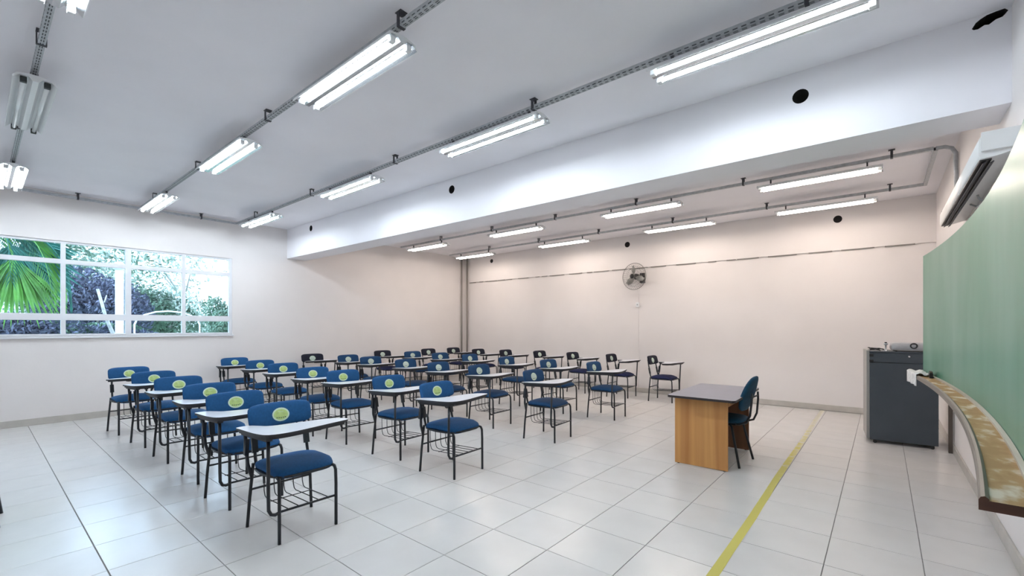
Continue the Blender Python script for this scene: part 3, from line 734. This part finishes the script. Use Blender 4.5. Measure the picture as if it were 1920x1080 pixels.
q = MB(); q.lathe([(0.05, 0), (0.05, 0.006), (0.02, 0.010)], M['black'], 18, rotX(R(90)), (0, -0.332, 0.03)); q.obj('badge', fan)
m = MB(); m.chbox(-4.175, -4.155, YF-0.012, YF, 0.12, 2.36, 0.002, M['wall'])
tag(m.obj('cable_raceway'), 'thin white raceway running down the far wall under the fan', 'raceway')
sw = thing('fan_switch', 'small white switch box on the raceway below the wall fan', 'switch', (-4.165, YF-0.012, 1.93))
q = MB(); q.chbox(-0.035, 0.035, -0.035, 0, -0.05, 0.05, 0.004, M['white']); q.obj('box', sw)
q = MB(); q.chbox(-0.010, 0.010, -0.046, -0.035, -0.016, 0.016, 0.002, M['proj']); q.obj('knob', sw)
for x, y, lb in ((-9.555, 9.20, 'slim grey-brown vertical pipe on the window wall side of the far corner'), (-9.47, 9.335, 'slim grey-brown vertical pipe on the fan wall side of the far corner')):
    m = MB(); m.tube([(x, y, 0.0), (x, y, 3.47)], 0.022, M['pipe'], 10); tag(m.obj('corner_pipe'), lb, 'pipe', 'corner pipes')

# ---------------------------------------------------------------- garden outside the windows
m = MB(); m.box(-60, XL-T-0.02, -45, 45, -1.3, -1.2, M['grass']); tag(m.obj('garden_ground'), 'dark garden ground outside the windows', 'ground', kind='structure')
def leaves(q, c, r, n, mt, size, r3=(1, 1, 1)):
    for _ in range(n):
        a = rnd.uniform(0, 2*math.pi); zz = rnd.uniform(-1, 1); rr = rnd.random()**0.4
        s = math.sqrt(1-zz*zz); p = Vector((c[0]+r*r3[0]*rr*s*math.cos(a), c[1]+r*r3[1]*rr*s*math.sin(a), c[2]+r*r3[2]*rr*zz))
        d = Vector((rnd.gauss(0, 1), rnd.gauss(0, 1), rnd.gauss(0, 1))).normalized(); e = d.orthogonal().normalized()
        l = size*rnd.uniform(.6, 1.4); w = l*0.4; b = len(q.v)
        q.v += [tuple(p-d*l), tuple(p+e*w), tuple(p+d*l), tuple(p-e*w)]
        q.face([b, b+1, b+2, b+3], mt)
def tree(name, x, y, zc, r, mts, label, n=1400, size=0.12, lean=0.0, r3=(1, 1, 1), trunk=0.10, cat='tree', grp='trees outside the windows'):
    t = thing(name, label, cat, (x, y, -1.2), group=grp)
    q = MB(); H = zc+1.2
    for k in range(7):
        cc = (rnd.uniform(-.5, .5)*r*r3[0], rnd.uniform(-.5, .5)*r*r3[1], H+rnd.uniform(-.5, .5)*r*r3[2])
        leaves(q, cc, r*0.6, n//7, mts[k % len(mts)], size, r3)
    q.obj('crown', t)
    q = MB(); q.tube([(-0.0, -lean, 0), (0, -lean*0.5, H*0.45), (0, 0, H*0.9)], trunk, M['bark'], 8, True, trunk*0.5)
    for k in range(4):
        a = rnd.uniform(0, 6.28); q.tube([(0, -lean*0.2, H*0.7), (math.cos(a)*r*.4, math.sin(a)*r*.4, H*0.95), (math.cos(a)*r*.6, math.sin(a)*r*.6, H+0.3*r)], trunk*0.45, M['bark'], 6, True, trunk*.15)
    q.obj('trunk', t)
def wpos(u, X):    # y at plane x=X seen at pixel column u
    tt = (u-960)/FPX; return X*(c_+s_*tt)/(c_*tt-s_)
tree('violet_leaf_tree', -18.2, wpos(168, -18.2), 2.0, 1.2, [M['leaf2']], 'dense violet-grey leafed tree filling the second window bay', 12000, 0.065, r3=(.8, 1.25, 1.05))
tree('shrub', -14.8, wpos(42, -14.8), 1.35, 0.85, [M['leaf2'], M['leaf1']], 'low dark shrub behind the palm outside the first bay', 9000, 0.06, r3=(.7, 1.5, .72), trunk=0.04, cat='shrub', grp='shrubs outside')
tree('shrub', -16.4, wpos(200, -16.4), 1.15, 0.8, [M['leaf2'], M['leaf1']], 'low dark shrub at the foot of the violet-grey tree', 7000, 0.06, r3=(.5, 1.5, .5), trunk=0.04, cat='shrub', grp='shrubs outside')
tree('broadleaf_tree', -20.2, wpos(300, -20.2), 1.85, 1.3, [M['leaf1'], M['leaf3']], 'grey-green broadleaf tree seen through the third window bay', 9000, 0.075, r3=(.9, 1.25, 1))
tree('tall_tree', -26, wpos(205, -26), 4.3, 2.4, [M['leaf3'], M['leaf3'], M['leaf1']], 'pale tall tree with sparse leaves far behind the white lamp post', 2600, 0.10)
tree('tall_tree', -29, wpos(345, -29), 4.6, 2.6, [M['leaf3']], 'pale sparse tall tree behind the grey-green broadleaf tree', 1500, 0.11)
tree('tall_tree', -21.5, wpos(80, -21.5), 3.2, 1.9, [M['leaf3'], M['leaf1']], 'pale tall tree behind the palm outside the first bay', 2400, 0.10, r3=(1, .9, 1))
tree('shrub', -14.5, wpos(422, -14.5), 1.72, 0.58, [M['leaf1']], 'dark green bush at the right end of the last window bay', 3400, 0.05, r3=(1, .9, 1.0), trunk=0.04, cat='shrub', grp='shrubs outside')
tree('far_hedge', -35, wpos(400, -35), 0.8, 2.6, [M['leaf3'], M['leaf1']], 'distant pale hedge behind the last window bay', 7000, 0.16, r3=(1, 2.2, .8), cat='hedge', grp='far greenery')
m = MB(); yy = wpos(224, -15); m.tube([(-15, yy, -1.2), (-15, yy, 2.9)], 0.085, M['post'], 12); m.lathe([(0.12, 0), (0.16, 0.08), (0.05, 0.2)], M['post'], 14, loc=(-15, yy, 2.9))
tag(m.obj('garden_post'), 'thick white garden post standing outside the second window bay', 'post')
m = MB(); m.tube([(-15.3, wpos(214, -15.3), -1.2), (-15.3, wpos(212, -15.3), 1.25), (-15.3, wpos(198, -15.3), 1.7), (-15.3, wpos(183, -15.3), 2.4)], 0.05, M['bark'], 8, True, 0.03)
tag(m.obj('bare_trunk'), 'slender pale leaning trunk in front of the violet-grey tree', 'tree trunk')
m = MB(); ay = wpos(252, -15.6); pts = [(-15.6, ay, -1.2), (-15.6, ay, 1.45)]
for k in range(9):
    a = math.pi*k/8; pts.append((-15.6, ay+0.75-0.75*math.cos(a), 1.5+0.38*math.sin(a)))
pts.append((-15.6, ay+1.5, -1.2)); m.tube(pts, 0.022, M['post'], 8)
tag(m.obj('garden_arch'), 'thin white metal arch outside the third window bay', 'arch')
# palm with drooping fronds
pal = thing('palm_tree', 'green palm with drooping fronds outside the leftmost window bay', 'palm', (-12.6, wpos(18, -12.6)-0.25, -1.2))
q = MB(); q.tube([(0, 0, 0), (0.05, -0.05, 2.2), (0, 0, 4.35)], 0.14, M['bark'], 10, True, 0.09); q.obj('trunk', pal)
for k in range(11):
    az = R(k*360/11+12); q = MB(); L = 1.75; droop = rnd.uniform(0.9, 1.35); mt = M['palm'] if k % 2 else M['palm_d']
    pts = []
    for i in range(13):
        s = i/12; rr = L*0.62*math.sin(s*1.45); zz = 4.35+0.38*math.sin(s*2.2)-droop*s*s*1.25
        pts.append(Vector((rr*math.cos(az), rr*math.sin(az), zz)))
    q.tube([tuple(p) for p in pts], 0.012, mt, 5, True, 0.004)
    side = Vector((-math.sin(az), math.cos(az), 0))
    for i in range(1, 13):
        for sub in (0, 0.33, 0.66):
            if i == 12 and sub: continue
            p = pts[i].lerp(pts[min(12, i+1)], sub); tan = (pts[i]-pts[i-1]).normalized(); ll = 0.50*math.sin(math.pi*min(0.98, (i+sub)/13+0.08))+0.12
            for sg in (-1, 1):
                d = (side*sg*0.75+tan*0.75+Vector((0, 0, -0.55))).normalized(); e = d.cross(side*sg).normalized()*0.016+tan*0.012
                b = len(q.v); mid = p+d*ll*0.5; q.v += [tuple(p), tuple(mid+e), tuple(p+d*ll+Vector((0, 0, -0.08))), tuple(mid-e)]
                q.face([b, b+1, b+2, b+3], mt)
    q.obj('frond', pal)

# broad fan leaves of the palm, seen hanging in the first bay
def fan_leaf(cx, cy, cz, L, a0, a1, n, mt, out):
    q = MB(); c0 = Vector((cx, cy, cz)); nx = Vector((1, 0, 0))
    q.tube([(0, 0, 4.3), (cx*0.5, cy*0.5, max(4.3, cz)+0.12), tuple(c0)], 0.016, mt, 6)
    for i in range(n):
        a = R(a0+(a1-a0)*i/(n-1)); ll = L*(0.78+0.22*math.cos(math.radians((i/(n-1)-0.5)*120)))*rnd.uniform(.92, 1.05)
        d = Vector((out, math.sin(a), -math.cos(a))).normalized(); sd = Vector((0, math.cos(a), math.sin(a)))
        w = ll*math.radians((a1-a0)/(n-1))*0.42
        b = len(q.v); p1 = c0+d*ll*0.55+Vector((0.03*math.sin(i*2.), 0, 0)); p2 = c0+d*ll+Vector((0, 0, -0.10*ll))
        q.v += [tuple(c0), tuple(p1+sd*w+nx*0.012), tuple(p1-nx*0.012), tuple(p1-sd*w+nx*0.012), tuple(p2)]
        q.face([b, b+1, b+2], mt); q.face([b, b+2, b+3], mt); q.face([b+1, b+4, b+2], mt); q.face([b+2, b+4, b+3], mt)
    return q.obj('fan_leaf', pal)
fan_leaf(0.55, wpos(26, -12.05)-pal.location.y, 3.90, 1.22, -40, 40, 20, M['palm'], 0.15)
fan_leaf(0.25, wpos(22, -12.35)-pal.location.y, 4.15, 1.25, -50, 66, 24, M['palm_d'], 0.25)
fan_leaf(-0.2, wpos(95, -12.8)-pal.location.y-0.35, 4.35, 1.0, -20, 80, 18, M['palm_d'], 0.1)
